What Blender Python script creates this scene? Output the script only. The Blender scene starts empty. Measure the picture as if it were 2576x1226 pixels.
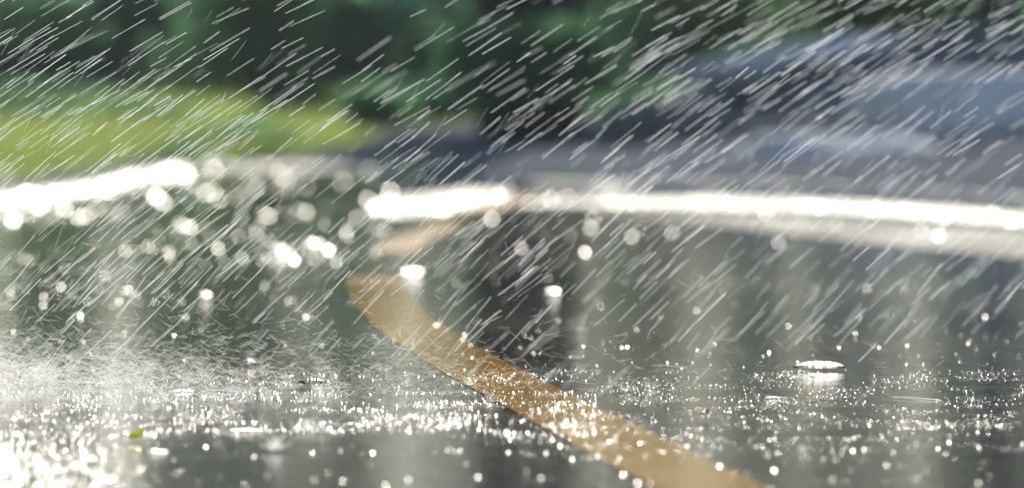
import bpy, math, random
import numpy as np
from mathutils import Vector, noise as mnoise

S = bpy.context.scene
COL = S.collection
rng = np.random.default_rng(7)
random.seed(7)
R = math.radians

# ------------------------------------------------------------------ camera
CAM_Z = 0.38
FPX = 14306.0            # focal length in the 2575-pixel wide working picture
HOR = 210.0              # horizon row in that picture
cam_d = bpy.data.cameras.new('camera')
cam = bpy.data.objects.new('camera', cam_d)
COL.objects.link(cam)
cam.location = (0, 0, CAM_Z)
cam.rotation_euler = (R(90) - math.atan((613 - HOR) / FPX), 0, 0)
cam_d.lens = 200
cam_d.sensor_width = 36
cam_d.clip_start = 0.05
cam_d.clip_end = 3000
cam_d.dof.use_dof = True
cam_d.dof.focus_distance = 7.05
cam_d.dof.aperture_fstop = 5.0
cam_d.dof.aperture_blades = 0
S.camera = cam

# ------------------------------------------------------------------ light
SUN_EL, SUN_AZ = R(32), R(5)            # azimuth from +Y, negative = to the left
SUN = Vector((math.sin(SUN_AZ) * math.cos(SUN_EL), math.cos(SUN_AZ) * math.cos(SUN_EL), math.sin(SUN_EL)))
sd = bpy.data.lights.new('sun', 'SUN')
sd.energy = 4.5
sd.angle = R(0.5)
sd.color = (1.0, 0.93, 0.81)
sun = bpy.data.objects.new('sun', sd)
COL.objects.link(sun)
sun.rotation_euler = (-SUN).to_track_quat('-Z', 'Y').to_euler()
W = bpy.data.worlds.new("World")
S.world = W
W.use_nodes = True
nt = W.node_tree
sky = nt.nodes.new('ShaderNodeTexSky')
sky.sky_type = 'NISHITA'
sky.sun_disc = False
sky.sun_elevation = SUN_EL
sky.sun_rotation = SUN_AZ                # Blender: 0 = +Y, growing clockwise
nt.links.new(sky.outputs[0], nt.nodes['Background'].inputs[0])
nt.nodes['Background'].inputs[1].default_value = 0.082
S.view_settings.view_transform = 'Standard'
S.view_settings.look = 'None'
S.view_settings.exposure = 0.25
S.view_settings.gamma = 1.0
S.cycles.use_denoising = True
S.cycles.max_bounces = 6
S.cycles.transparent_max_bounces = 8
S.cycles.sample_clamp_indirect = 3.0
S.cycles.caustics_reflective = False
S.cycles.caustics_refractive = False
S.cycles.use_adaptive_sampling = False


def G(xd, yd, z=0.0):
    """ground point seen at (xd, yd) of the 2575-wide picture"""
    d = FPX * (CAM_Z - z) / (yd - HOR)
    return ((xd - 1287.5) / FPX * d, d)


def P(xd, yd, d):
    """point at distance d seen at (xd, yd)"""
    return Vector(((xd - 1287.5) / FPX * d, d, CAM_Z - (yd - HOR) / FPX * d))


# ------------------------------------------------------------------ helpers
def tag(o, label=None, cat=None, group=None, kind=None):
    if label: o['label'] = label
    if cat: o['category'] = cat
    if group: o['group'] = group
    if kind: o['kind'] = kind
    return o


def link(name, me, m, parent=None):
    if m: me.materials.append(m)
    o = bpy.data.objects.new(name, me)
    COL.objects.link(o)
    if parent: o.parent = parent
    return o


def mesh_np(name, V, F, smooth=False):
    """V (n,3); F list of (k, array (m,k))"""
    me = bpy.data.meshes.new(name)
    V = np.asarray(V, dtype=np.float32)
    me.vertices.add(len(V))
    me.vertices.foreach_set('co', V.ravel())
    tot, st, ls, off = [], [], [], 0
    for A in F:
        A = np.asarray(A, dtype=np.int32)
        k = A.shape[1]
        ls.append(A.ravel())
        st.append(off + np.arange(len(A)) * k)
        tot.append(np.full(len(A), k))
        off += A.size
    ls = np.concatenate(ls); st = np.concatenate(st); tot = np.concatenate(tot)
    me.loops.add(len(ls))
    me.loops.foreach_set('vertex_index', ls.astype(np.int32))
    me.polygons.add(len(st))
    me.polygons.foreach_set('loop_start', st.astype(np.int32))
    me.polygons.foreach_set('loop_total', tot.astype(np.int32))
    me.update(calc_edges=True)
    me.validate()
    me.polygons.foreach_set('use_smooth', np.full(len(me.polygons), bool(smooth)))
    return me


def empty(name, loc=(0, 0, 0)):
    o = bpy.data.objects.new(name, None)
    COL.objects.link(o)
    o.location = loc
    return o


# ------------------------------------------------------------------ materials
def mat(name):
    m = bpy.data.materials.new(name)
    m.use_nodes = True
    t = m.node_tree
    return m, t, t.nodes['Principled BSDF'], t.nodes['Material Output']


def nz(t, scale, detail=3, rough=0.5, vec=None, mapscale=None):
    n = t.nodes.new('ShaderNodeTexNoise')
    n.inputs['Scale'].default_value = scale
    n.inputs['Detail'].default_value = detail
    n.inputs['Roughness'].default_value = rough
    if vec is None:
        tc = t.nodes.get('TC') or t.nodes.new('ShaderNodeTexCoord')
        tc.name = 'TC'
        vec = tc.outputs['Object']
    if mapscale:
        mp = t.nodes.new('ShaderNodeMapping')
        mp.inputs['Scale'].default_value = mapscale
        t.links.new(vec, mp.inputs[0])
        vec = mp.outputs[0]
    t.links.new(vec, n.inputs['Vector'])
    return n.outputs['Fac']


def ramp(t, src, stops):
    r = t.nodes.new('ShaderNodeValToRGB')
    while len(r.color_ramp.elements) < len(stops):
        r.color_ramp.elements.new(0.5)
    for e, (p, c) in zip(r.color_ramp.elements, stops):
        e.position = p
        e.color = c if len(c) == 4 else (*c, 1)
    t.links.new(src, r.inputs[0])
    return r.outputs[0]


def mrange(t, src, a, b, c, d):
    n = t.nodes.new('ShaderNodeMapRange')
    t.links.new(src, n.inputs[0])
    for k, v in zip((1, 2, 3, 4), (a, b, c, d)):
        n.inputs[k].default_value = v
    return n.outputs[0]


def bump(t, src, dist, strength=1.0, normal=None):
    b = t.nodes.new('ShaderNodeBump')
    b.inputs['Distance'].default_value = dist
    b.inputs['Strength'].default_value = strength
    t.links.new(src, b.inputs['Height'])
    if normal: t.links.new(normal, b.inputs['Normal'])
    return b.outputs[0]


def wet_ground(name, stops, r0, r1, bumps, coarse=1.5, ior=1.33):
    m, t, p, o = mat(name)
    c = ramp(t, nz(t, 90, 4, 0.7), stops)
    t.links.new(c, p.inputs['Base Color'])
    p.inputs['IOR'].default_value = ior
    a = nz(t, coarse, 4, 0.6, mapscale=(1.0, 0.35, 1.0))
    t.links.new(mrange(t, a, 0.35, 0.65, r0, r1), p.inputs['Roughness'])
    nrm = None
    for sc, dist in bumps:
        nrm = bump(t, nz(t, sc, 2, 0.5), dist, 1.0, nrm)
    t.links.new(nrm, p.inputs['Normal'])
    return m


M_ASPHALT = wet_ground('wet_asphalt', [(0.3, (0.014, 0.013, 0.011)), (0.7, (0.045, 0.042, 0.035))], 0.06, 0.115,
                       [(9, 0.0010), (60, 0.0003), (230, 0.00012)])
M_ASPHALT.node_tree.nodes['Principled BSDF'].inputs['Specular Tint'].default_value = (0.95, 0.80, 0.64, 1)
M_PAINT = wet_ground('wet_yellow_paint', [(0.3, (0.42, 0.195, 0.001)), (0.7, (0.62, 0.32, 0.003))], 0.07, 0.12,
                     [(9, 0.0010), (60, 0.0003), (260, 0.0001)])
M_DRIVE = wet_ground('wet_concrete', [(0.3, (0.12, 0.135, 0.165)), (0.7, (0.19, 0.205, 0.24))], 0.5, 0.6,
                     [(4, 0.003), (30, 0.0008)])
M_DRIVE.node_tree.nodes['Principled BSDF'].inputs['Specular IOR Level'].default_value = 0.0
M_KERB = wet_ground('wet_kerb_concrete', [(0.3, (0.30, 0.29, 0.27)), (0.7, (0.45, 0.44, 0.41))], 0.2, 0.32,
                    [(20, 0.0015), (90, 0.0004)])


def simple(name, col, rough=0.5, spec=0.5, var=0.25, scale=8, translucent=0.0, tcol=None, metallic=0.0):
    m, t, p, o = mat(name)
    lo = tuple(c * (1 - var) for c in col)
    hi = tuple(min(1, c * (1 + var)) for c in col)
    t.links.new(ramp(t, nz(t, scale, 4, 0.6), [(0.3, lo), (0.7, hi)]), p.inputs['Base Color'])
    p.inputs['Roughness'].default_value = rough
    p.inputs['Specular IOR Level'].default_value = spec
    p.inputs['Metallic'].default_value = metallic
    if translucent:
        tr = t.nodes.new('ShaderNodeBsdfTranslucent')
        tr.inputs[0].default_value = (*(tcol or col), 1)
        mx = t.nodes.new('ShaderNodeMixShader')
        mx.inputs[0].default_value = translucent
        t.links.new(p.outputs[0], mx.inputs[1])
        t.links.new(tr.outputs[0], mx.inputs[2])
        t.links.new(mx.outputs[0], o.inputs[0])
    return m


M_GRASS = simple('lawn_grass', (0.14, 0.19, 0.045), 0.6, 0.3, 0.35, 0.8, 0.55, (0.44, 0.54, 0.15))
M_SOIL = simple('lawn_soil', (0.085, 0.18, 0.09), 1.0, 0.0, 0.4, 0.8)
M_LEAF_D = simple('dark_foliage', (0.10, 0.22, 0.12), 0.6, 0.1, 0.35, 2, 0.6, (0.2, 0.44, 0.22))
M_LEAF_T = simple('teal_foliage', (0.07, 0.22, 0.17), 0.6, 0.1, 0.35, 2, 0.5, (0.11, 0.36, 0.27))
M_LEAF_P = simple('pale_foliage', (0.11, 0.26, 0.17), 0.6, 0.1, 0.3, 2, 0.6, (0.20, 0.48, 0.30))
M_LEAF_G = simple('fresh_foliage', (0.06, 0.15, 0.035), 0.5, 0.3, 0.4, 3, 0.4, (0.12, 0.28, 0.05))
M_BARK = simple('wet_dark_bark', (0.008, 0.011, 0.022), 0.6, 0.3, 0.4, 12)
M_STONE = simple('pale_bluish_stone', (0.70, 0.72, 0.76), 0.8, 0.05, 0.25, 2.2)
M_STONE_D = simple('dark_grey_stone', (0.10, 0.12, 0.15), 0.8, 0.05, 0.3, 3)
M_STONE_G = simple('grey_stone', (0.15, 0.165, 0.18), 0.8, 0.05, 0.3, 3)


def water_mat(name, rough, tint=(1, 1, 1), clear=0.4):
    m, t, p, o = mat(name)
    t.nodes.remove(p)
    tr = t.nodes.new('ShaderNodeBsdfTranslucent')
    tr.inputs[0].default_value = (0.88 * tint[0], 0.95 * tint[1], 1.0 * tint[2], 1)
    gl = t.nodes.new('ShaderNodeBsdfGlossy')
    gl.inputs['Roughness'].default_value = rough
    gl.inputs[0].default_value = (0.9, 0.95, 1, 1)
    mx = t.nodes.new('ShaderNodeMixShader'); mx.inputs[0].default_value = 0.2
    t.links.new(tr.outputs[0], mx.inputs[1]); t.links.new(gl.outputs[0], mx.inputs[2])
    tp = t.nodes.new('ShaderNodeBsdfTransparent')
    m3 = t.nodes.new('ShaderNodeMixShader')
    t.links.new(mrange(t, nz(t, 28, 2), .35, .65, 0, clear), m3.inputs[0])
    t.links.new(mx.outputs[0], m3.inputs[1]); t.links.new(tp.outputs[0], m3.inputs[2])
    t.links.new(m3.outputs[0], o.inputs[0])
    return m


M_RAIN = water_mat('falling_rain_water', 0.5)
M_SPRAY = water_mat('splash_spray_water', 0.5, (1.05, .98, 0.92))


def ripple_mat():
    m, t, p, o = mat('rippled_surface_water')
    p.inputs['Base Color'].default_value = (0.03, 0.03, 0.028, 1)
    p.inputs['Roughness'].default_value = 0.28
    p.inputs['IOR'].default_value = 1.33
    return m


M_RIPPLE = ripple_mat()

# ------------------------------------------------------------------ kerb line (plan)
def poly_y(pts, x):
    xs = [p[0] for p in pts]; ys = [p[1] for p in pts]
    return float(np.interp(x, xs, ys))


LEFT_K = [G(-900, 515), G(-300, 497), G(0, 483), G(130, 467), G(250, 450), G(330, 432), G(440, 414), G(500, 396)]
MID_K = [G(950, 530), G(1000, 526), G(1100, 516), G(1200, 500), G(1262, 488)]
RIGHT_K = [G(1330, 482), G(1500, 480), G(1750, 480), G(2000, 486), G(2200, 496), G(2400, 508), G(2575, 522), G(2900, 550)]


def edge_y(x):
    """where the flat road ends and the bank begins"""
    pts = [(-60, 14), (-4, 15.0)] + [(p[0], p[1] + 0.25) for p in LEFT_K[1:]] + \
          [(-1.2, 27.5), (-0.8, 27), (-0.45, 23.8), (0.0, 22.0), (0.4, 20.6), (0.9, 20.0), (1.35, 18.4), (1.8, 16.8), (4, 14), (60, 12)]
    pts = sorted(pts)
    return poly_y(pts, x)


# ------------------------------------------------------------------ ground
def grid(xs, ys, fz):
    V = np.array([(x, y, fz(x, y)) for y in ys for x in xs])
    n = len(xs)
    i = np.arange((len(ys) - 1) * (n - 1))
    r, c = i // (n - 1), i % (n - 1)
    a = r * n + c
    return V, [np.stack([a, a + 1, a + n + 1, a + n], 1)]


me = mesh_np('road', [(-400, -60, 0), (400, -60, 0), (400, 1400, 0), (-400, 1400, 0)], [[(0, 1, 2, 3)]])
tag(link('road', me, M_ASPHALT), kind='structure')


def bank_z(x, y):
    e = y - edge_y(x)
    if e < 0:
        return -0.06
    lawn = 0.035 * min(e, 0.6) / 0.6 + max(0, e - 0.6) * 0.014
    if y > 43: lawn += (y - 43) * 0.035
    mx_ = min(1, max(0, (x - .3) / 1.6)); my_ = min(1, max(0, (y - 22.5) / 4.5))
    lawn += .36 * mx_ * mx_ * (3 - 2 * mx_) * my_ * my_ * (3 - 2 * my_)
    n = mnoise.noise(Vector((x * 0.4, y * 0.16, 1.3))) * 0.05 * min(1, e / 4)
    return lawn + n + 0.002


xs = np.concatenate([np.linspace(-300, -8, 14), np.linspace(-6, 6, 90), np.linspace(8, 300, 14)])
ys = np.concatenate([np.linspace(9, 40, 200), np.linspace(41, 100, 30), np.linspace(120, 900, 12)])
V, F = grid(xs, ys, bank_z)
tag(link('hillside', mesh_np('hillside', V, F, True), M_SOIL), kind='structure')

# wet drive that climbs away behind the kerbs, on the right two thirds
def drive_left(y):
    return float(np.interp(y, [17, 25.5, 27, 28.5, 33], [-1.25, -1.45, -1.2, -0.85, -0.7]))


rows = []
ysd = np.linspace(17.0, 33.0, 60)
for y in ysd:
    xl = drive_left(y)
    for k in range(41):
        x = xl + (6.0 - xl) * k / 40
        e = y - edge_y(x)
        z = max(bank_z(x, y), 0.0) + 0.012 if e > 0.05 else -0.05
        rows.append((x, y, z))
V = np.array(rows)
i = np.arange(59 * 40); r_, c_ = i // 40, i % 40; a = r_ * 41 + c_
tag(link('driveway', mesh_np('driveway', V, [np.stack([a, a + 1, a + 42, a + 41], 1)], True), M_DRIVE), kind='structure')

# ------------------------------------------------------------------ yellow line
cl = [(1900, 1290), (1782, 1225), (1575, 1110), (1430, 1037), (1250, 965), (1092, 870), (1012, 800), (958, 735), (950, 680), (985, 630), (1065, 586), (1180, 545), (1262, 512), (1310, 495)]
C = [G(*p) for p in cl]
Dd = np.array([c[1] for c in C]); Xx = np.array([c[0] for c in C])
co = np.polyfit(Dd, Xx, 5)
dd = np.linspace(2.2, 19.6, 160)
xx = np.where(dd < Dd[0], np.polyval(co, Dd[0]) + (dd - Dd[0]) * np.polyval(np.polyder(co), Dd[0]), np.polyval(co, dd))
lw = 0.054
LINE_END = 10.75
M_VEILED = wet_ground('reflection_veiled_yellow_paint', [(0.25, (0.06, 0.045, 0.02)), (0.5, (0.48, 0.22, 0.012))], 0.14, 0.22,
                    [(9, 0.0010), (60, 0.0003)])  # darker tones put the covering wet reflection into the line colour


M_VEILED2 = wet_ground('reflection_hidden_yellow_paint', [(0.4, (0.03, 0.027, 0.02)), (0.75, (0.30, 0.14, 0.012))], 0.07, 0.12,
                     [(9, 0.0010), (60, 0.0003)])  # mostly asphalt tone: yellow hidden by the wet reflection, painted in


def line_piece(d0, d1, m, label=None):
    V = []
    ds = np.linspace(d0, d1, max(8, int((d1 - d0) * 9)))
    for y in ds:
        x = np.interp(y, dd, xx); tx = (np.interp(y + .05, dd, xx) - np.interp(y - .05, dd, xx)) / .1
        L = math.hypot(tx, 1)
        nx, ny = 1 / L, -tx / L
        wl = lw + random.uniform(-0.0015, 0.0015); wr = lw + random.uniform(-0.0015, 0.0015)
        V += [(x - nx * wl, y - ny * wl, 0.0008), (x + nx * wr, y + ny * wr, 0.0008)]
    a = np.arange(len(ds) - 1) * 2
    me = mesh_np('painted_line', V, [np.stack([a, a + 1, a + 3, a + 2], 1)])
    return tag(link('painted_line', me, m), kind='structure')


line_piece(2.3, LINE_END, M_PAINT)
line_piece(LINE_END, 11.25, M_VEILED)
line_piece(11.25, 12.9, M_VEILED2)
line_piece(12.9, 15.6, M_VEILED)
line_piece(15.6, 16.4, M_VEILED2)
line_piece(16.4, 19.5, M_VEILED)


# ------------------------------------------------------------------ kerbs: splayed wet apron + top + back
def kerb(name, pts, depth, rise, label, lip=0.015, back=0.12, taper=False):
    n = 60
    d = np.array([0] + list(np.cumsum([math.dist(pts[i], pts[i + 1]) for i in range(len(pts) - 1)])))
    t = np.linspace(0, d[-1], n)
    X = np.interp(t, d, [p[0] for p in pts]); Y = np.interp(t, d, [p[1] for p in pts])
    for _ in range(3):
        X[1:-1] = (X[:-2] + 2 * X[1:-1] + X[2:]) / 4; Y[1:-1] = (Y[:-2] + 2 * Y[1:-1] + Y[2:]) / 4
    V = []
    for i in range(n):
        # sloping apron falls towards the road (towards -Y)
        f = 1.0
        if taper: f = min(1, 0.25 + 4 * min(i, n - 1 - i) / (n - 1))
        w = depth * f * (1 + 0.12 * math.sin(i * 1.7)); h = rise * f * (1 + 0.10 * math.sin(i * 1.1 + 1))
        x, y = X[i], Y[i]
        V += [(x, y - w / 2, -0.01), (x, y - w / 2 + 0.002, lip * 0.3), (x, y + w / 2, h), (x, y + w / 2 + back * f, h + 0.004), (x, y + w / 2 + back * f + 0.02, -0.01)]
    F = []
    for i in range(n - 1):
        for k in range(4):
            b = i * 5 + k
            F.append((b, b + 5, b + 6, b + 1))
    me = mesh_np(name, V, [F, [(0, 1, 2, 3, 4), tuple(b + (n - 1) * 5 for b in (4, 3, 2, 1, 0))]] if False else [F])
    o = link(name, me, M_KERB)
    tag(o, label, 'kerb', 'wet kerbs along the far road edge')
    return o


kerb('kerb', LEFT_K, 0.15, 0.040, 'pale wet kerb below the yellow-green lawn')
kerb('kerb', RIGHT_K, 0.05, 0.030, 'long pale wet kerb below the boulders')


def water_m(name, rough, var=0.14):
    m, t, p, o = mat(name)
    p.inputs['Base Color'].default_value = (0.05, 0.05, 0.05, 1)
    p.inputs['IOR'].default_value = 1.33
    t.links.new(mrange(t, nz(t, 3, 3, .6, mapscale=(1, .3, 1)), .35, .65, rough * (1 - var), rough * (1 + var)), p.inputs['Roughness'])
    t.links.new(bump(t, nz(t, 25, 2), .001), p.inputs['Normal'])
    return m


M_FLOW = water_m('rain_beaten_flowing_water', 0.45)
M_FLOW3 = water_m('rain_beaten_gutter_water', 0.50, 0.25)
M_FLOW2 = water_m('rain_beaten_shallow_water', 0.34)
M_FLOW_HALO = water_m('halo_shallow_water', 0.195, 0.1)


def flow(pts, z, m, label):
    """sheet of rain-beaten water in the gutter; pts = (xd, y_far, y_near) along its length"""
    X = np.linspace(pts[0][0], pts[-1][0], 50)
    T = np.interp(X, [p[0] for p in pts], [p[1] for p in pts]); Bt = np.interp(X, [p[0] for p in pts], [p[2] for p in pts])
    V = []
    for i, (x, t_, b_) in enumerate(zip(X, T, Bt)):
        j = 2.0 * mnoise.noise(Vector((x / 60, 3.3, 1)))
        V += [(*G(x, b_ + j), z), (*G(x, t_ + j * .6), z)]
    a = np.arange(len(X) - 1) * 2
    o = link('puddle', mesh_np('puddle', V, [np.stack([a, a + 2, a + 3, a + 1], 1)]), m)
    tag(o, label, 'puddle', 'sheets of water along the far road edge')


flow([(-700, 525, 560), (0, 482, 524), (240, 452, 494), (330, 424, 474), (380, 414, 462), (440, 412, 454), (470, 420, 446)], .0006, M_FLOW, 'blazing sheet of water along the kerb below the lawn')
flow([(940, 516, 534), (1000, 498, 546), (1100, 484, 540), (1200, 476, 520), (1270, 480, 498)], .0012, M_FLOW, 'short blazing sheet of water where the yellow line reaches the kerb')
flow([(1310, 507, 511), (1500, 501, 517), (1680, 498, 520), (1850, 498, 524), (2100, 507, 530), (2400, 523, 549), (2575, 538, 565), (2900, 566, 594)], .0006, M_FLOW3, 'long shining sheet of water along the kerb below the boulders')
flow([(1480, 530, 533), (1750, 534, 560), (2000, 545, 590), (2300, 562, 622), (2575, 580, 648), (2900, 600, 680)], .0006, M_FLOW_HALO, 'shallow water added as a soft halo in front of the long shining sheet')  # sheet added to make the soft glow in front of the long one
flow([(500, 416, 424), (640, 409, 427), (820, 407, 425), (930, 412, 420)], .0006, M_FLOW2, 'soft grey gleaming sheet of water at the right end of the lawn')


# ------------------------------------------------------------------ foliage
def leaves(n, fpos, size, seed=0, flat=0.0):
    r = np.random.default_rng(seed)
    c = fpos(r, n)
    n = len(c)
    a = r.normal(size=(n, 3)); a /= np.linalg.norm(a, axis=1)[:, None]
    b = r.normal(size=(n, 3)); b -= (a * b).sum(1)[:, None] * a; b /= np.linalg.norm(b, axis=1)[:, None]
    s = size * r.uniform(0.6, 1.4, n)[:, None]
    nn = np.cross(a, b)
    v = np.stack([c - a * s, c + b * s * 0.45 + nn * s * 0.12, c + a * s, c - b * s * 0.45 + nn * s * 0.12], 1).reshape(-1, 3)
    i = np.arange(n)[:, None] * 4 + np.arange(4)
    return v, [i]


def blob_pos(center, rad, nclump, spread):
    def f(r, n):
        cc = r.normal(size=(nclump, 3)); cc /= np.linalg.norm(cc, axis=1)[:, None]
        cc *= r.uniform(0.35, 1.0, (nclump, 1)) * np.array(rad) * 0.8
        k = r.integers(0, nclump, n)
        return np.array(center) + cc[k] + r.normal(size=(n, 3)) * np.array(rad) * spread * r.uniform(.6, 1.3, (nclump, 1))[k]
    return f


def tube(pts, rad, sides=10):
    V, F = [], []
    for i, (p, rr) in enumerate(zip(pts, rad)):
        d = Vector(pts[min(i + 1, len(pts) - 1)]) - Vector(pts[max(i - 1, 0)])
        d.normalize()
        u = d.orthogonal().normalized() if i == 0 else (u - d * u.dot(d)).normalized()
        w = d.cross(u)
        for k in range(sides):
            a = 2 * math.pi * k / sides
            V.append(tuple(Vector(p) + (u * math.cos(a) + w * math.sin(a)) * rr))
    for i in range(len(pts) - 1):
        for k in range(sides):
            F.append((i * sides + k, i * sides + (k + 1) % sides, (i + 1) * sides + (k + 1) % sides, (i + 1) * sides + k))
    return V, F, [tuple(range(sides - 1, -1, -1)), tuple(range((len(pts) - 1) * sides, len(pts) * sides))]


def tube_obj(name, specs, m, parent=None, smooth=True):
    V, F, caps = [], [], []
    sides = None
    for pts, rad, sd_ in specs:
        v, f, c = tube(pts, rad, sd_)
        o = len(V)
        V += v
        F += [tuple(i + o for i in q) for q in f]
        for q in c: caps.append([tuple(i + o for i in q)])
    me = mesh_np(name, V, [F] + caps, smooth)
    return link(name, me, m, parent)


def tree(x, y, z0, h, r, crown_h, rad, label, seed, leaf, n=5000, ls=0.16, crowns=None, bark=None):
    t = empty('tree', (x, y, z0))
    tag(t, label, 'tree', 'trees behind the road')
    rr = random.Random(seed)
    lean = rr.uniform(-.04, .04)
    pts = [(lean * k * h / 8 + 0.02 * r * rr.uniform(-1, 1), 0, -0.3 + k * (h + 0.3) / 8) for k in range(9)]
    rads = [r * (1.1 if k == 0 else 1.0) * (1 - 0.06 * k) for k in range(9)]
    specs = [(pts, rads, 16)]
    for k in range(6):
        a = rr.uniform(0, 6.28); zz = h * rr.uniform(.7, 1)
        e = rad * .7
        specs.append(([(lean * zz, 0, zz), (math.cos(a) * e * .5, math.sin(a) * e * .5, zz + .25 * crown_h), (math.cos(a) * e, math.sin(a) * e, zz + .5 * crown_h)], [r * .45, r * .25, r * .08], 7))
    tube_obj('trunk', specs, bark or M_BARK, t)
    v, f = leaves(n, blob_pos((0, 0, h + crown_h * .45), (rad, rad, crown_h * .6), 40, 0.17), ls, seed)
    link('crown', mesh_np('crown', v, f), leaf, t)
    return t


# central trunk beside the road, x 1195..1480 in the picture
p = P(1340, 440, 27.0)
tree(p.x, 27.0, -0.05, 18.0, 0.24, 4.0, 2.2, 'thick dark trunk standing beside the road behind the shining kerbs', 3, M_LEAF_D, 5000, 0.10)
# far trees: columns mirrored in the wet road
far = [(-13.0, 82, .7, M_LEAF_D, 'tall tree beyond the hedge, outermost on the left', 9, 2.6, 7000),
       (-9.3, 80, .8, M_LEAF_D, 'tall dark tree beyond the hedge, second from the left end', 9, 1.8, 7000),
       (-6.15, 76, .95, M_LEAF_D, 'dark tree mirrored as a black patch at the left of the road', 10, 1.1, 9000),
       (-5.25, 90, .2, M_LEAF_G, 'thin light tree beyond the left lawn, beside the black mirrored one', 7, .8, 1500),
       (-4.2, 84, .35, M_LEAF_T, 'bluish green tree beyond the brightest patch of lawn', 9, 1.3, 3300),
       (-2.6, 86, .3, M_LEAF_D, 'green tree beyond the hedge above the kerb gap', 8, 1.4, 1430),
       (-1.0, 90, .25, M_LEAF_G, 'light green tree beyond the hedge just left of the thick trunk', 9, 1.4, 935),
       (0.6, 92, .25, M_LEAF_G, 'light green tree hidden low behind the thick trunk', 9, 1.4, 935),
       (2.0, 88, .25, M_LEAF_G, 'fresh green tree beyond the hedge just right of the thick trunk', 8, 1.4, 1045),
       (3.6, 84, .25, M_LEAF_D, 'thin tree beyond the hedge above the dark slate boulder', 8, 1.5, 1265),
       (5.2, 88, .25, M_LEAF_G, 'leafy tree beyond the hedge above the long pale boulder', 8, 1.5, 1265),
       (6.8, 84, .3, M_LEAF_D, 'dark tree beyond the hedge above the biggest boulder', 8, 1.5, 1540),
       (8.3, 90, .25, M_LEAF_D, 'thin tree beyond the hedge at the upper right corner', 8, 1.5, 1430),
       (9.8, 86, .6, M_LEAF_D, 'dark tree beyond the hedge outside the upper right corner', 8, 2.1, 6000),
       (13.4, 84, .6, M_LEAF_D, 'tall tree beyond the hedge, outermost on the right', 8, 2.4, 6000)]
M_LEAF_F = simple('far_tree_foliage', (0.10, 0.115, 0.07), 0.7, 0.1, 0.35, 2, 0.5, (0.24, 0.25, 0.15))
for k, (x, y, r, lf, lab, h, cr, nl) in enumerate(far):
    lf = M_LEAF_F
    tree(x, y, 0.8, 2.2, r, h * 1.5, cr, lab, 20 + k, lf, nl if k < 5 or k > 13 else int(nl * .7), 0.33 if k < 5 or k > 13 else 0.28)
tree(3.1, 36.2, 0.2, 4.0, 0.14, 2.5, 3.3, 'spreading tree added to shade the pale boulders, crown out of view', 40, M_LEAF_D, 13000, 0.18)  # added shade caster: crown above the view darkens boulders and drive


# shrubs and hedge bushes: each its own thing
def shrub(xd, yd, D, w, h, label, leaf, seed, n=2500, ls=0.05, cat='shrub', group='shrubs behind the lawn', depth=None):
    c = P(xd, yd, D)
    base = bank_z(c.x, D)
    t = empty('shrub', (c.x, D, base))
    tag(t, label, cat, group)
    cz = c.z - base
    dep = depth or w
    v, f = leaves(n, blob_pos((0, 0, cz), (w, dep, h), 26, 0.24), ls, seed)
    link('foliage', mesh_np('foliage', v, f), leaf, t)
    specs = []
    rr = random.Random(seed)
    for k in range(5):
        a = rr.uniform(0, 6.28)
        specs.append(([(0.1 * w * math.cos(a), 0.1 * w * math.sin(a), -0.05), (0.3 * w * math.cos(a), 0.3 * dep * math.sin(a), cz * .6 + .02), (0.5 * w * math.cos(a), .5 * dep * math.sin(a), cz + .3 * h)], [0.012, 0.009, 0.004], 6))
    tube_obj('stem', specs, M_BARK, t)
    return t


D0 = 39.5
hed = [(-250, 90, M_LEAF_D, 'olive-dark bush at the far left end of the hedge'),
       (60, 100, M_LEAF_D, 'dark green bush above the left lawn edge'),
       (330, 90, M_LEAF_T, 'bluish green bush with a paler top in the hedge'),
       (620, 100, M_LEAF_D, 'deep green bush above the brightest lawn patch'),
       (880, 90, M_LEAF_T, 'teal bush at the right end of the lawn'),
       (1130, 80, M_LEAF_T, 'teal bush just left of the thick trunk'),
       (1400, 90, M_LEAF_D, 'dark bush directly behind the thick trunk'),
       (1640, 40, M_LEAF_G, 'fresh green bush just right of the thick trunk'),
       (1900, 30, M_LEAF_D, 'green bush above the pale sloping stone'),
       (2160, 10, M_LEAF_G, 'mid green bush above the dark stone'),
       (2430, 0, M_LEAF_D, 'shadowy bush in the top right corner')]
for k, (xd, yd, lf, lab) in enumerate(hed):
    shrub(xd, yd, D0 + (k % 3) * .7, 0.80, 0.72, lab, lf, 50 + k, 1500, 0.07, depth=0.3)
for k, (xd, yd, lab) in enumerate([(-60, 30, 'pale green bush peeping over the left end of the hedge'), (200, 20, 'pale green bush peeping over the hedge above the left lawn'), (480, 40, 'pale green bush between the teal-topped and the deep green bushes'), (760, 30, 'pale green bush above the right part of the lawn'), (1010, 10, 'pale green bush between the two teal bushes'), (1520, 0, 'pale green bush touching the right side of the thick trunk top')]):
    shrub(xd, yd, 41.6, 0.85, 0.8, lab, M_LEAF_P, 120 + k, 900, 0.07, depth=0.3)
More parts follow.
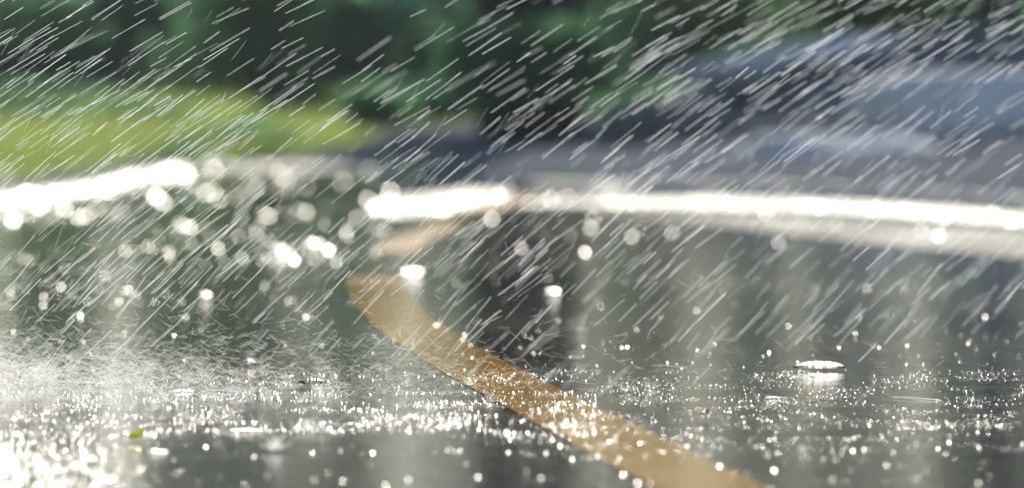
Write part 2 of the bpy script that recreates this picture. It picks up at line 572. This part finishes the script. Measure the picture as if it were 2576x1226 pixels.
# lower bough that hides the middle of the trunk
shrub(1320, 150, 25.6, 0.50, 0.17, 'low leafy bush in front of the middle of the thick trunk', M_LEAF_D, 80, 7000, 0.032, depth=.25)
for k, (xd, D, w, h, lab) in enumerate([(20, 31, .42, .045, 'low dark leafy clump in the lawn at the left picture edge'), (330, 31.5, .40, .04, 'low dark leafy clump in the middle of the left lawn'), (620, 30.5, .30, .035, 'low dark leafy clump at the right end of the lawn'), (40, 36, .5, .07, 'olive clump at the back of the lawn at the left picture edge'), (230, 36.5, .35, .04, 'small olive clump at the back of the lawn')]):
    bz = bank_z((xd - 1287.5) / FPX * D, D)
    shrub(xd, HOR + (CAM_Z - bz - h * .7) / D * FPX, D, w, h, lab, M_LEAF_D, 90 + k, 3500, .02, depth=.2)  # leafy clumps placed to draw the dark stripe across the lawn
shrub(960, 268, 33.5, .24, .14, 'dark rounded bush closing the right end of the lawn', M_LEAF_D, 97, 3000, .03, depth=.2)
shrub(1110, 262, 34, .26, .16, 'bluish green bush between the lawn and the thick trunk', M_LEAF_T, 98, 3000, .03, depth=.2)
shrub(1620, 180, 40.0, 0.45, 0.25, 'grey-green bush standing right of the thick trunk', M_LEAF_T, 81, 2200, 0.05)

# ------------------------------------------------------------------ lawn blades (far, blurred)
def lawn_pos(r, n):
    x = r.uniform(-4.2, 0.2, n); y = r.uniform(17.5, 44, n)
    keep = np.array([(yy - edge_y(a_) > 0.18) and (a_ < drive_left(yy) - 0.02 if yy < 33 else True) for a_, yy in zip(x, y)])
    x, y = x[keep], y[keep]
    z = np.array([bank_z(a_, b_) for a_, b_ in zip(x, y)])
    return np.stack([x, y, z], 1)


r = np.random.default_rng(5)
B = lawn_pos(r, 90000)
n = len(B)
az = r.uniform(0, 6.28, n); hh = r.uniform(.02, .05, n); wd = r.uniform(.003, .006, n)
sx, sy = np.cos(az) * wd, np.sin(az) * wd
lx, ly = r.normal(0, .012, n), r.normal(0, .012, n)
v = np.stack([B + np.stack([-sx, -sy, 0 * sx - .005], 1), B + np.stack([sx, sy, 0 * sx - .005], 1), B + np.stack([lx, ly, hh], 1)], 1).reshape(-1, 3)
tag(link('grass', mesh_np('grass', v, [np.arange(n * 3).reshape(-1, 3)]), M_GRASS), 'sunlit yellow-green grass of the lawn beyond the kerb', 'grass', kind='stuff')


# ------------------------------------------------------------------ stones on the right bank
def stone(xd, yd, D, w, h, dep, label, m, seed, rot=0.0):
    import bmesh
    c = P(xd, yd, D)
    bm = bmesh.new()
    bmesh.ops.create_icosphere(bm, subdivisions=4, radius=1)
    off = Vector((seed * 3.1, seed, 0))
    for vv in bm.verts:
        q = vv.co.copy()
        s = 1 + 0.22 * mnoise.noise(q * 1.3 + off) + 0.07 * mnoise.noise(q * 4 + off)
        q = q * s
        q.z = max(min(q.z, .85), -.8)
        vv.co = Vector((q.x * w, q.y * dep, q.z * h))
    me = bpy.data.meshes.new('boulder'); bm.to_mesh(me); bm.free()
    for p_ in me.polygons: p_.use_smooth = True
    o = link('boulder', me, m)
    o.location = c
    o.rotation_euler = (0, rot, 0)
    tag(o, label, 'boulder', 'boulders on the right bank')
    return o


# w,h in metres at distance D: 1 m = 14306/D picture units
def sw(px, D): return px * D / FPX / 2
stone(1995, 150, 27, sw(600, 27), sw(90, 27), .3, 'long pale lavender boulder sloping up to the right', M_STONE, 1, -0.16)
stone(1990, 260, 26, sw(330, 26), sw(110, 26), .3, 'dark slate boulder under the long pale one', M_STONE_D, 2)
stone(2420, 330, 24, sw(560, 24), sw(360, 24), .35, 'biggest blue-grey boulder at the right picture edge', M_STONE, 3)
stone(2100, 400, 23, sw(560, 23), sw(150, 23), .3, 'low blue-grey boulder in front of the dark slate one', M_STONE, 4)
stone(1690, 340, 25, sw(420, 25), sw(230, 25), .3, 'greenish grey boulder right of the thick trunk', M_STONE_G, 5)
stone(2420, 110, 29, sw(360, 29), sw(120, 29), .3, 'brownish grey boulder on top of the pile at the far right', M_STONE_G, 6)
stone(1080, 385, 26, sw(230, 26), sw(120, 26), .25, 'grey boulder just left of the thick trunk', M_STONE_G, 7)
stone(1560, 440, 22, sw(260, 22), sw(40, 22), .15, 'flat brownish stone behind the long shining kerb', M_STONE_G, 8)


# ------------------------------------------------------------------ falling rain
def rods(c, d, L, rad, sides=5):
    """slender drops: two crossed tapering blades; centre c, unit direction d, length L, radius rad"""
    n = len(c)
    up = np.tile([0.0, 1.0, 0.0], (n, 1))
    u = np.cross(d, up); u /= np.linalg.norm(u, axis=1)[:, None]
    w = np.cross(d, u)
    V = np.zeros((n, 12, 3))
    for j, q in enumerate((u, w)):
        qr = q * (rad if j == 0 else rad * .5)[:, None]
        for k, (tp, sg, f) in enumerate([(-.5, 0, 0), (-.46, -1, 1), (.46, -1, 1), (.5, 0, 0), (.46, 1, 1), (-.46, 1, 1)]):
            V[:, j * 6 + k] = c + d * (L * tp)[:, None] + qr * sg
    b = np.arange(n)[:, None, None] * 12
    return V.reshape(-1, 3), [(b + np.array([[0, 1, 2, 3, 4, 5], [6, 7, 8, 9, 10, 11]])).reshape(-1, 6)]


def rain(n, seed):
    r = np.random.default_rng(seed)
    x = r.uniform(-1.15, 1.15, n)
    z = r.uniform(0.0, 0.85, n)
    # gusts: clumps of denser rain
    g = np.array([mnoise.noise(Vector((a_ * 3.0, 2.2, b_ * 5))) for a_, b_ in zip(x, z)])
    keep = r.uniform(0, 1, n) < np.clip(0.62 + 0.9 * g, 0.15, 1) * np.where(z < .10, 0.65, 1)
    x, z = x[keep], z[keep]; n = len(x)
    u = np.clip((x + .65) / 1.3, -.3, 1.4)
    y = 7.12 + 1.2 * u + r.normal(0, .16, n) * (0.5 + u)
    far_ = r.uniform(0, 1, n) < 0.16
    y = np.where(far_, y + r.uniform(.4, 1.3, n), y)
    near_ = (r.uniform(0, 1, n) < 0.05) & (u > .25)
    y = np.where(near_, r.uniform(5.7, 6.7, n), y)
    z = np.where(near_, z * .6, z)
    th = R(29) + np.clip((.5 - z) / .5, 0, 1) * R(19) + r.normal(0, R(3.4), n)
    steep = r.uniform(0, 1, n) < 0.10
    th = np.where(steep, R(60) + r.normal(0, R(7), n), th)
    dy = r.normal(0, .06, n)
    d = np.stack([-np.cos(th), dy, -np.sin(th)], 1); d /= np.linalg.norm(d, axis=1)[:, None]
    L = r.uniform(.020, .064, n) * np.where(steep, .6, 1)
    rad = r.uniform(.00011, .00036, n) * np.where(steep, .35, 1) * (1 + 0.35 * np.clip(u, 0, 1))
    c = np.stack([x * y / 7.1, y, z], 1)
    ok = c[:, 2] - np.sin(th) * L / 2 > 0.002
    return rods(c[ok], d[ok], L[ok], rad[ok])


v, f = rain(9600, 11)
tag(link('rain', mesh_np('rain', v, f), M_RAIN), 'white slanting threads of wind-blown rain over the road', 'rain', kind='stuff')


# ------------------------------------------------------------------ splash spray
def spray(seed):
    r = np.random.default_rng(seed)
    cs, ds, Ls, rs = [], [], [], []
    def add(n, xf, yf, zscale, lmin, lmax, r0, r1, flat):
        x, y = xf(n), yf(n)
        z = r.exponential(zscale, n) + .002
        th = r.normal(0, flat, n)
        sgn = r.choice([-1, 1], n)
        d = np.stack([np.cos(th) * sgn, r.normal(0, .25, n), np.sin(th)], 1); d /= np.linalg.norm(d, axis=1)[:, None]
        L = r.uniform(lmin, lmax, n)
        c = np.stack([x, y, z], 1)
        ok = z - np.abs(d[:, 2]) * L / 2 > 0.0005
        cs.append(c[ok]); ds.append(d[ok]); Ls.append(L[ok]); rs.append(r.uniform(r0, r1, n)[ok])
    # broad veil, dense at left
    add(8000, lambda n: -0.75 + r.exponential(.23, n), lambda n: r.normal(7.15, .33, n), .020, .005, .018, .00005, .00014, .5)
    add(1300, lambda n: -0.75 + r.exponential(.25, n), lambda n: r.normal(7.1, .25, n), .045, .008, .022, .00005, .00015, .6)
    # small crowns where drops strike
    for k in range(380):
        cx = -0.72 + min(r.exponential(.24), r.uniform(.4, .9)); cy = r.normal(6.95, .40)
        m = r.integers(8, 22)
        cs_n = np.stack([np.full(m, cx) + r.normal(0, .002, m), np.full(m, cy) + r.normal(0, .003, m), np.full(m, .001)], 1)
        a = r.uniform(0, 6.28, m); el = r.uniform(.2, 1.1, m)
        d = np.stack([np.cos(a) * np.cos(el), np.sin(a) * np.cos(el), np.sin(el)], 1)
        L = r.uniform(.004, .016, m)
        cs.append(cs_n + d * (L / 2 + r.uniform(0, .006, m))[:, None]); ds.append(d); Ls.append(L); rs.append(r.uniform(.00008, .0002, m))
    # crown at (690,1130)
    for (xd, yd, m, l0, l1) in [(690, 1136, 60, .006, .024), (800, 985, 40, .004, .014), (2020, 1140, 30, .003, .01), (1460, 835, 24, .01, .03)]:
        gx, gy = G(xd, yd)
        a = r.uniform(0, 6.28, m); el = r.uniform(.15, 1.3, m)
        d = np.stack([np.cos(a) * np.cos(el), np.sin(a) * np.cos(el), np.sin(el)], 1)
        L = r.uniform(l0, l1, m)
        cs.append(np.array([gx, gy, .001]) + d * (L / 2)[:, None]); ds.append(d); Ls.append(L); rs.append(r.uniform(.00012, .0003, m))
    return rods(np.concatenate(cs), np.concatenate(ds), np.concatenate(Ls), np.concatenate(rs), 4)


v, f = spray(21)
tag(link('splash_spray', mesh_np('splash_spray', v, f), M_SPRAY), 'fine white spray thrown up by rain hitting the road', 'spray', kind='stuff')


# ------------------------------------------------------------------ sun-facing ripples on the wet surface
def ripples(parts, seed):
    r = np.random.default_rng(seed)
    X, Y, Wd, Ln, Sd, Mu = [], [], [], [], [], []
    for (x0, x1, y0, y1, n, w0, w1, asp, sdev, fx) in parts:
        xd = r.uniform(x0, x1, n)
        yd = r.uniform(y0, y1, n)
        if fx: 
            k = r.uniform(0, 1, n) < fx(xd, yd); xd, yd = xd[k], yd[k]
        n = len(xd)
        d = FPX * CAM_Z / (yd - HOR)
        X.append((xd - 1287.5) / FPX * d); Y.append(d)
        w = w0 * (w1 / w0) ** (r.uniform(0, 1, n) ** np.where(w1 > .0045, 2.0, 3.2))
        Wd.append(w); Ln.append(w * r.uniform(asp * .7, asp * 1.3, n)); Sd.append(np.full(n, sdev))
    X, Y, Wd, Ln, Sd = map(np.concatenate, (X, Y, Wd, Ln, Sd))
    n = len(X)
    # half vector between the sun and the low line of sight
    tc = np.stack([-X, -Y, np.full(n, CAM_Z)], 1); tc /= np.linalg.norm(tc, axis=1)[:, None]
    H = tc + np.array(SUN); H /= np.linalg.norm(H, axis=1)[:, None]
    H[:, 0] += r.normal(0, .8, n) * Sd; H[:, 1] += r.normal(0, .8, n) * Sd
    H /= np.linalg.norm(H, axis=1)[:, None]
    K = 7
    V = np.zeros((n, 2 * K, 3))
    for k in range(K):
        a = 2 * math.pi * k / K
        rx = np.cos(a) * Wd / 2 * r.uniform(.75, 1.2, n); ry = np.sin(a) * Ln / 2 * r.uniform(.75, 1.2, n)
        z = -(H[:, 0] * rx + H[:, 1] * ry) / H[:, 2]
        V[:, k] = np.stack([X + rx, Y + ry, z], 1)
        V[:, K + k] = np.stack([X + rx * 1.08, Y + ry * 1.08, np.full(n, -.001)], 1)
    zmin = V[:, :K, 2].min(1)
    lx = np.interp(Y, dd, xx)
    onl = (np.abs(X - lx) < lw + .004) & (Y < LINE_END)
    V[:, :K, 2] += (-zmin + np.where(onl, .0011, .0002))[:, None]
    b = np.arange(n)[:, None, None] * 2 * K
    top = (np.arange(n)[:, None] * 2 * K + np.arange(K))
    q = np.array([(k, K + k, K + (k + 1) % K, (k + 1) % K) for k in range(K)])
    return V.reshape(-1, 3), [top, (b + q).reshape(-1, 4)]


nf = lambda sx, sy, s: (lambda xd, yd: np.clip(np.array([0.38 + 2.3 * mnoise.noise(Vector((a_ / sx, b_ / sy, s))) for a_, b_ in zip(xd, yd)]), 0, 1))
def near_line(pts, tol):
    def f(xd, yd):
        c = np.interp(xd, [p[0] for p in pts], [p[1] for p in pts])
        return np.exp(-((yd - c) / tol) ** 2)
    return f


parts = [
    (-60, 480, 405, 540, 1000, .004, .013, 2.6, .04, near_line([(0, 504), (240, 474), (330, 450), (470, 430)], 11)),
    (930, 1280, 470, 550, 200, .003, .010, 2.6, .04, near_line([(940, 528), (1100, 515), (1270, 490)], 12)),
    (1320, 2575, 480, 590, 620, .002, .007, 2.6, .05, near_line([(1320, 510), (1800, 508), (2200, 520), (2575, 552)], 14)),
    # far, large discs
    (330, 1000, 395, 520, 95, .004, .016, 2.6, .04, None),
    (480, 900, 355, 400, 90, .003, .009, 2.6, .06, None),
    (0, 480, 520, 575, 60, .003, .010, 2.6, .04, None),
    (340, 1000, 530, 660, 60, .002, .010, 2.6, .04, None),
    (700, 1700, 440, 640, 24, .002, .009, 2.6, .05, None),
    (1500, 2575, 545, 620, 7, .003, .008, 2.6, .04, None),
    (0, 900, 560, 800, 115, .001, .005, 2.6, .06, None),
    (0, 300, 640, 770, 55, .0012, .0042, 2.6, .05, None),
    (900, 1500, 560, 900, 46, .0008, .003, 2.6, .06, None),
    (1500, 2575, 680, 900, 50, .0008, .0026, 2.6, .06, None),
    # middle
    (0, 2575, 820, 960, 330, .0004, .0022, 2.6, .08, None),
    # focus band, fine sparkle
    (0, 1300, 930, 1010, 1000, .0004, .0015, 3, .10, nf(120, 12, 1)),
    (0, 1500, 985, 1100, 13000, .0002, .0016, 5, .13, nf(150, 16, 2)),
    (1100, 2575, 930, 1080, 16000, .0002, .0010, 2.5, .12, nf(170, 22, 3)),
    (1100, 2575, 1040, 1140, 2600, .0002, .0013, 4, .12, nf(140, 20, 4)),
    # near, left corner heavily lit
    (-40, 420, 1070, 1260, 6000, .0003, .0014, 3, .07, lambda xd, yd: np.clip(1.1 - xd / 380, 0, 1) * np.clip((yd - 1060) / 90, .2, 1)),
    (0, 1300, 1060, 1250, 1100, .0002, .0010, 3, .10, lambda xd, yd: np.clip(1.15 - xd / 900, .12, 1)),
    (1300, 2575, 1100, 1250, 1500, .0002, .0009, 3, .12, nf(90, 20, 6)),
    (1300, 2300, 1095, 1160, 900, .0002, .0011, 4, .12, nf(90, 14, 7)),
    (0, 2575, 1110, 1240, 40, .0012, .0022, 2.5, .04, None),
]
v, f = ripples(parts, 31)
tag(link('water_ripples', mesh_np('water_ripples', v, f), M_RIPPLE), 'countless rain ripples and beads glinting on the wet road', 'ripples', kind='stuff')


# ------------------------------------------------------------------ puddle rims, twigs, leaves
def ridge(xd, yd, wpx, label, hgt=.004, dep=.035):
    gx, gy = G(xd, yd)
    w = wpx / (FPX / gy)
    n = 40
    V, F = [], []
    for i in range(n + 1):
        t = i / n
        x = (t - .5) * w; e = math.sin(math.pi * t) ** .6 * (1 + .22 * mnoise.noise(Vector((i * .31, xd, 2))))
        V += [(x, -dep / 2 * e, -.001), (x, 0, hgt * .5 * e + .0005), (x, dep / 2 * e, hgt * 1.0 * e + .001), (x, dep / 2 * e + .004, -.001)]
    for i in range(n):
        for k in range(3):
            b = i * 4 + k; F.append((b, b + 4, b + 5, b + 1))
    o = link('puddle', mesh_np('puddle', V, [F]), M_RIPPLE)
    o.location = (gx, gy, .005)
    tag(o, label, 'puddle')
    return o


ridge(2060, 932, 132, 'blazing white wet leaf, shaped as a glinting ridge, on the right side of the road', .0058, .022)  # wet leaf, shaped as a water ridge tilted to catch the sun
ridge(1028, 692, 70, 'pale strip of water beside the far bend of the yellow line', .006, .030)
ridge(1388, 742, 40, 'small pale strip of water in the trunk reflection', .004, .022)
ridge(692, 640, 60, 'brilliant double glint of water left of the far yellow line', .012, .04)
ridge(785, 622, 55, 'glinting water patch right of the brilliant double glint', .008, .03)
ridge(512, 753, 40, 'white glint of water near the middle of the left half', .006, .025)
ridge(622, 924, 44, 'small bright water strip left of the yellow line', .006, .02)
ridge(785, 972, 70, 'sparkling water strip just above the white spray', .005, .016)

M_TWIG = simple('wet_pale_twig', (0.75, 0.73, 0.66), 0.6, 1.0, 0.2, 60)
M_TWIG_D = simple('wet_dark_twig', (0.05, 0.05, 0.06), 0.3, 0.5, 0.2, 60)


def twig(x0, y0, x1, y1, rad, label, m=M_TWIG):
    """flattened wet straw lying on the road, its upper face tipped a little"""
    a = Vector((*G(x0, y0), 0)); b = Vector((*G(x1, y1), 0))
    d = b - a
    n = 24
    wd = rad * 3.4
    V, F = [], []
    for i in range(n + 1):
        t = i / n
        e = (min(1, 6 * t + .3) * min(1, 6 * (1 - t) + .3)) * (1 + .25 * mnoise.noise(Vector((i * .7, x0, 0))))
        c = a + d * t + Vector((0, .003 * math.sin(t * 4 + x0), 0))
        lift = .0012 + .0006 * math.sin(t * 5)
        for oy, oz in ((-.5, 0), (-.45, .06), (.45, .34), (.5, .28), (0, 0)):
            V.append((c.x, c.y + oy * wd * e, lift + oz * wd * e))
    for i in range(n):
        for k in range(5):
            p = i * 5 + k; q = i * 5 + (k + 1) % 5
            F.append((p, p + 5, q + 5, q))
    o = link('straw', mesh_np('straw', V, [F]), m)
    tag(o, label, 'straw', 'straws and needles on the wet road')


M_TWIG.node_tree.nodes['Principled BSDF'].inputs['Specular IOR Level'].default_value = 0.4
M_TWIG.node_tree.nodes['Principled BSDF'].inputs['Roughness'].default_value = 0.34
twig(110, 963, 272, 966, .0018, 'long pale wet straw at the left edge of the spray')
twig(432, 987, 486, 985, .0016, 'short pale wet straw between the two longer ones in the spray')
twig(503, 985, 620, 988, .0013, 'thin pale wet straw in the middle of the spray')
twig(1640, 921, 1735, 926, .0008, 'thin wet needle right of the trunk reflection')
twig(2238, 1001, 2370, 1007, .0009, 'upper long wet needle at the right')
twig(2245, 1003, 2350, 1011, .0007, 'lower long wet needle at the right')
twig(1925, 1003, 1985, 1001, .0007, 'short wet needle below the blazing wet leaf')
twig(565, 1086, 690, 1084, .0008, 'dark thin wet straw near the green leaf', M_TWIG_D)
twig(355, 1138, 420, 1137, .0008, 'dark wet straw under the curled green leaf', M_TWIG_D)

M_GLEAF = simple('yellow_green_leaf', (0.30, 0.36, 0.01), 0.4, 0.4, 0.25, 120, 0.5, (0.62, 0.66, 0.01))
M_BLEAF = simple('brown_dry_leaf', (0.16, 0.07, 0.035), 0.5, 0.4, 0.5, 150, 0.25, (0.5, 0.2, 0.08))


def leaf(xd, yd, L, wd, curl, label, m, rot, tilt):
    gx, gy = G(xd, yd)
    t = empty('leaf', (gx, gy, .005))
    tag(t, label, 'leaf')
    V, F = [], []
    n, q = 14, 6
    for i in range(n + 1):
        s = i / n
        e = math.sin(math.pi * min(1, s * .94 + .04)) ** .7 * wd / 2
        a = curl * s
        x = L * math.sin(a) / curl if curl else L * s
        z = L * (1 - math.cos(a)) / curl if curl else 0
        for j in range(q + 1):
            c = (j / q - .5) * 2
            V.append((x, c * e, z + abs(c) * e * .35))
    for i in range(n):
        for j in range(q):
            b = i * (q + 1) + j; F.append((b, b + 1, b + q + 2, b + q + 1))
    o = link('blade', mesh_np('blade', V, [F], True), m, t)
    tube_obj('stalk', [([(-.009, 0, .0006), (-.004, 0, .0004), (0, 0, .0004)], [.0005, .0005, .0006], 6)], m, t)
    t.rotation_euler = (tilt, 0, rot)
    return t


leaf(318, 1108, .021, .0105, 1.0, 'curled yellow-green leaf standing on the wet road at lower left', M_GLEAF, R(25), R(55))
leaf(1770, 1052, .011, .010, 2.4, 'crumpled brown leaf with pale edge right of the yellow line', M_BLEAF, R(10), R(20))
leaf(2044, 958, .006, .005, .8, 'tiny orange leaf under the blazing wet leaf', simple('orange_leaf', (.5, .25, .03), .4, .4, .2, 100, .4, (.8, .4, .05)), R(160), R(40))
leaf(1640, 1061, .008, .006, .9, 'small black leaf just right of the yellow line', M_TWIG_D, R(5), R(10))


# ------------------------------------------------------------------ rain-laden air
bx = [(-420, -70, -1), (420, -70, -1), (420, 1480, -1), (-420, 1480, -1), (-420, -70, 60), (420, -70, 60), (420, 1480, 60), (-420, 1480, 60)]
me = mesh_np('haze', bx, [[(0, 3, 2, 1), (4, 5, 6, 7), (0, 1, 5, 4), (1, 2, 6, 5), (2, 3, 7, 6), (3, 0, 4, 7)]])
m, t, p_, o_ = mat('rain_haze')
t.nodes.remove(p_)
pv = t.nodes.new('ShaderNodeVolumePrincipled')
pv.inputs['Color'].default_value = (0.85, 0.96, 1.0, 1)
pv.inputs['Density'].default_value = 0.0006
pv.inputs['Anisotropy'].default_value = 0.5
t.links.new(pv.outputs[0], o_.inputs['Volume'])
tag(link('haze', me, m), 'thin bright veil of rain-laden air over the whole scene', 'haze', kind='stuff')
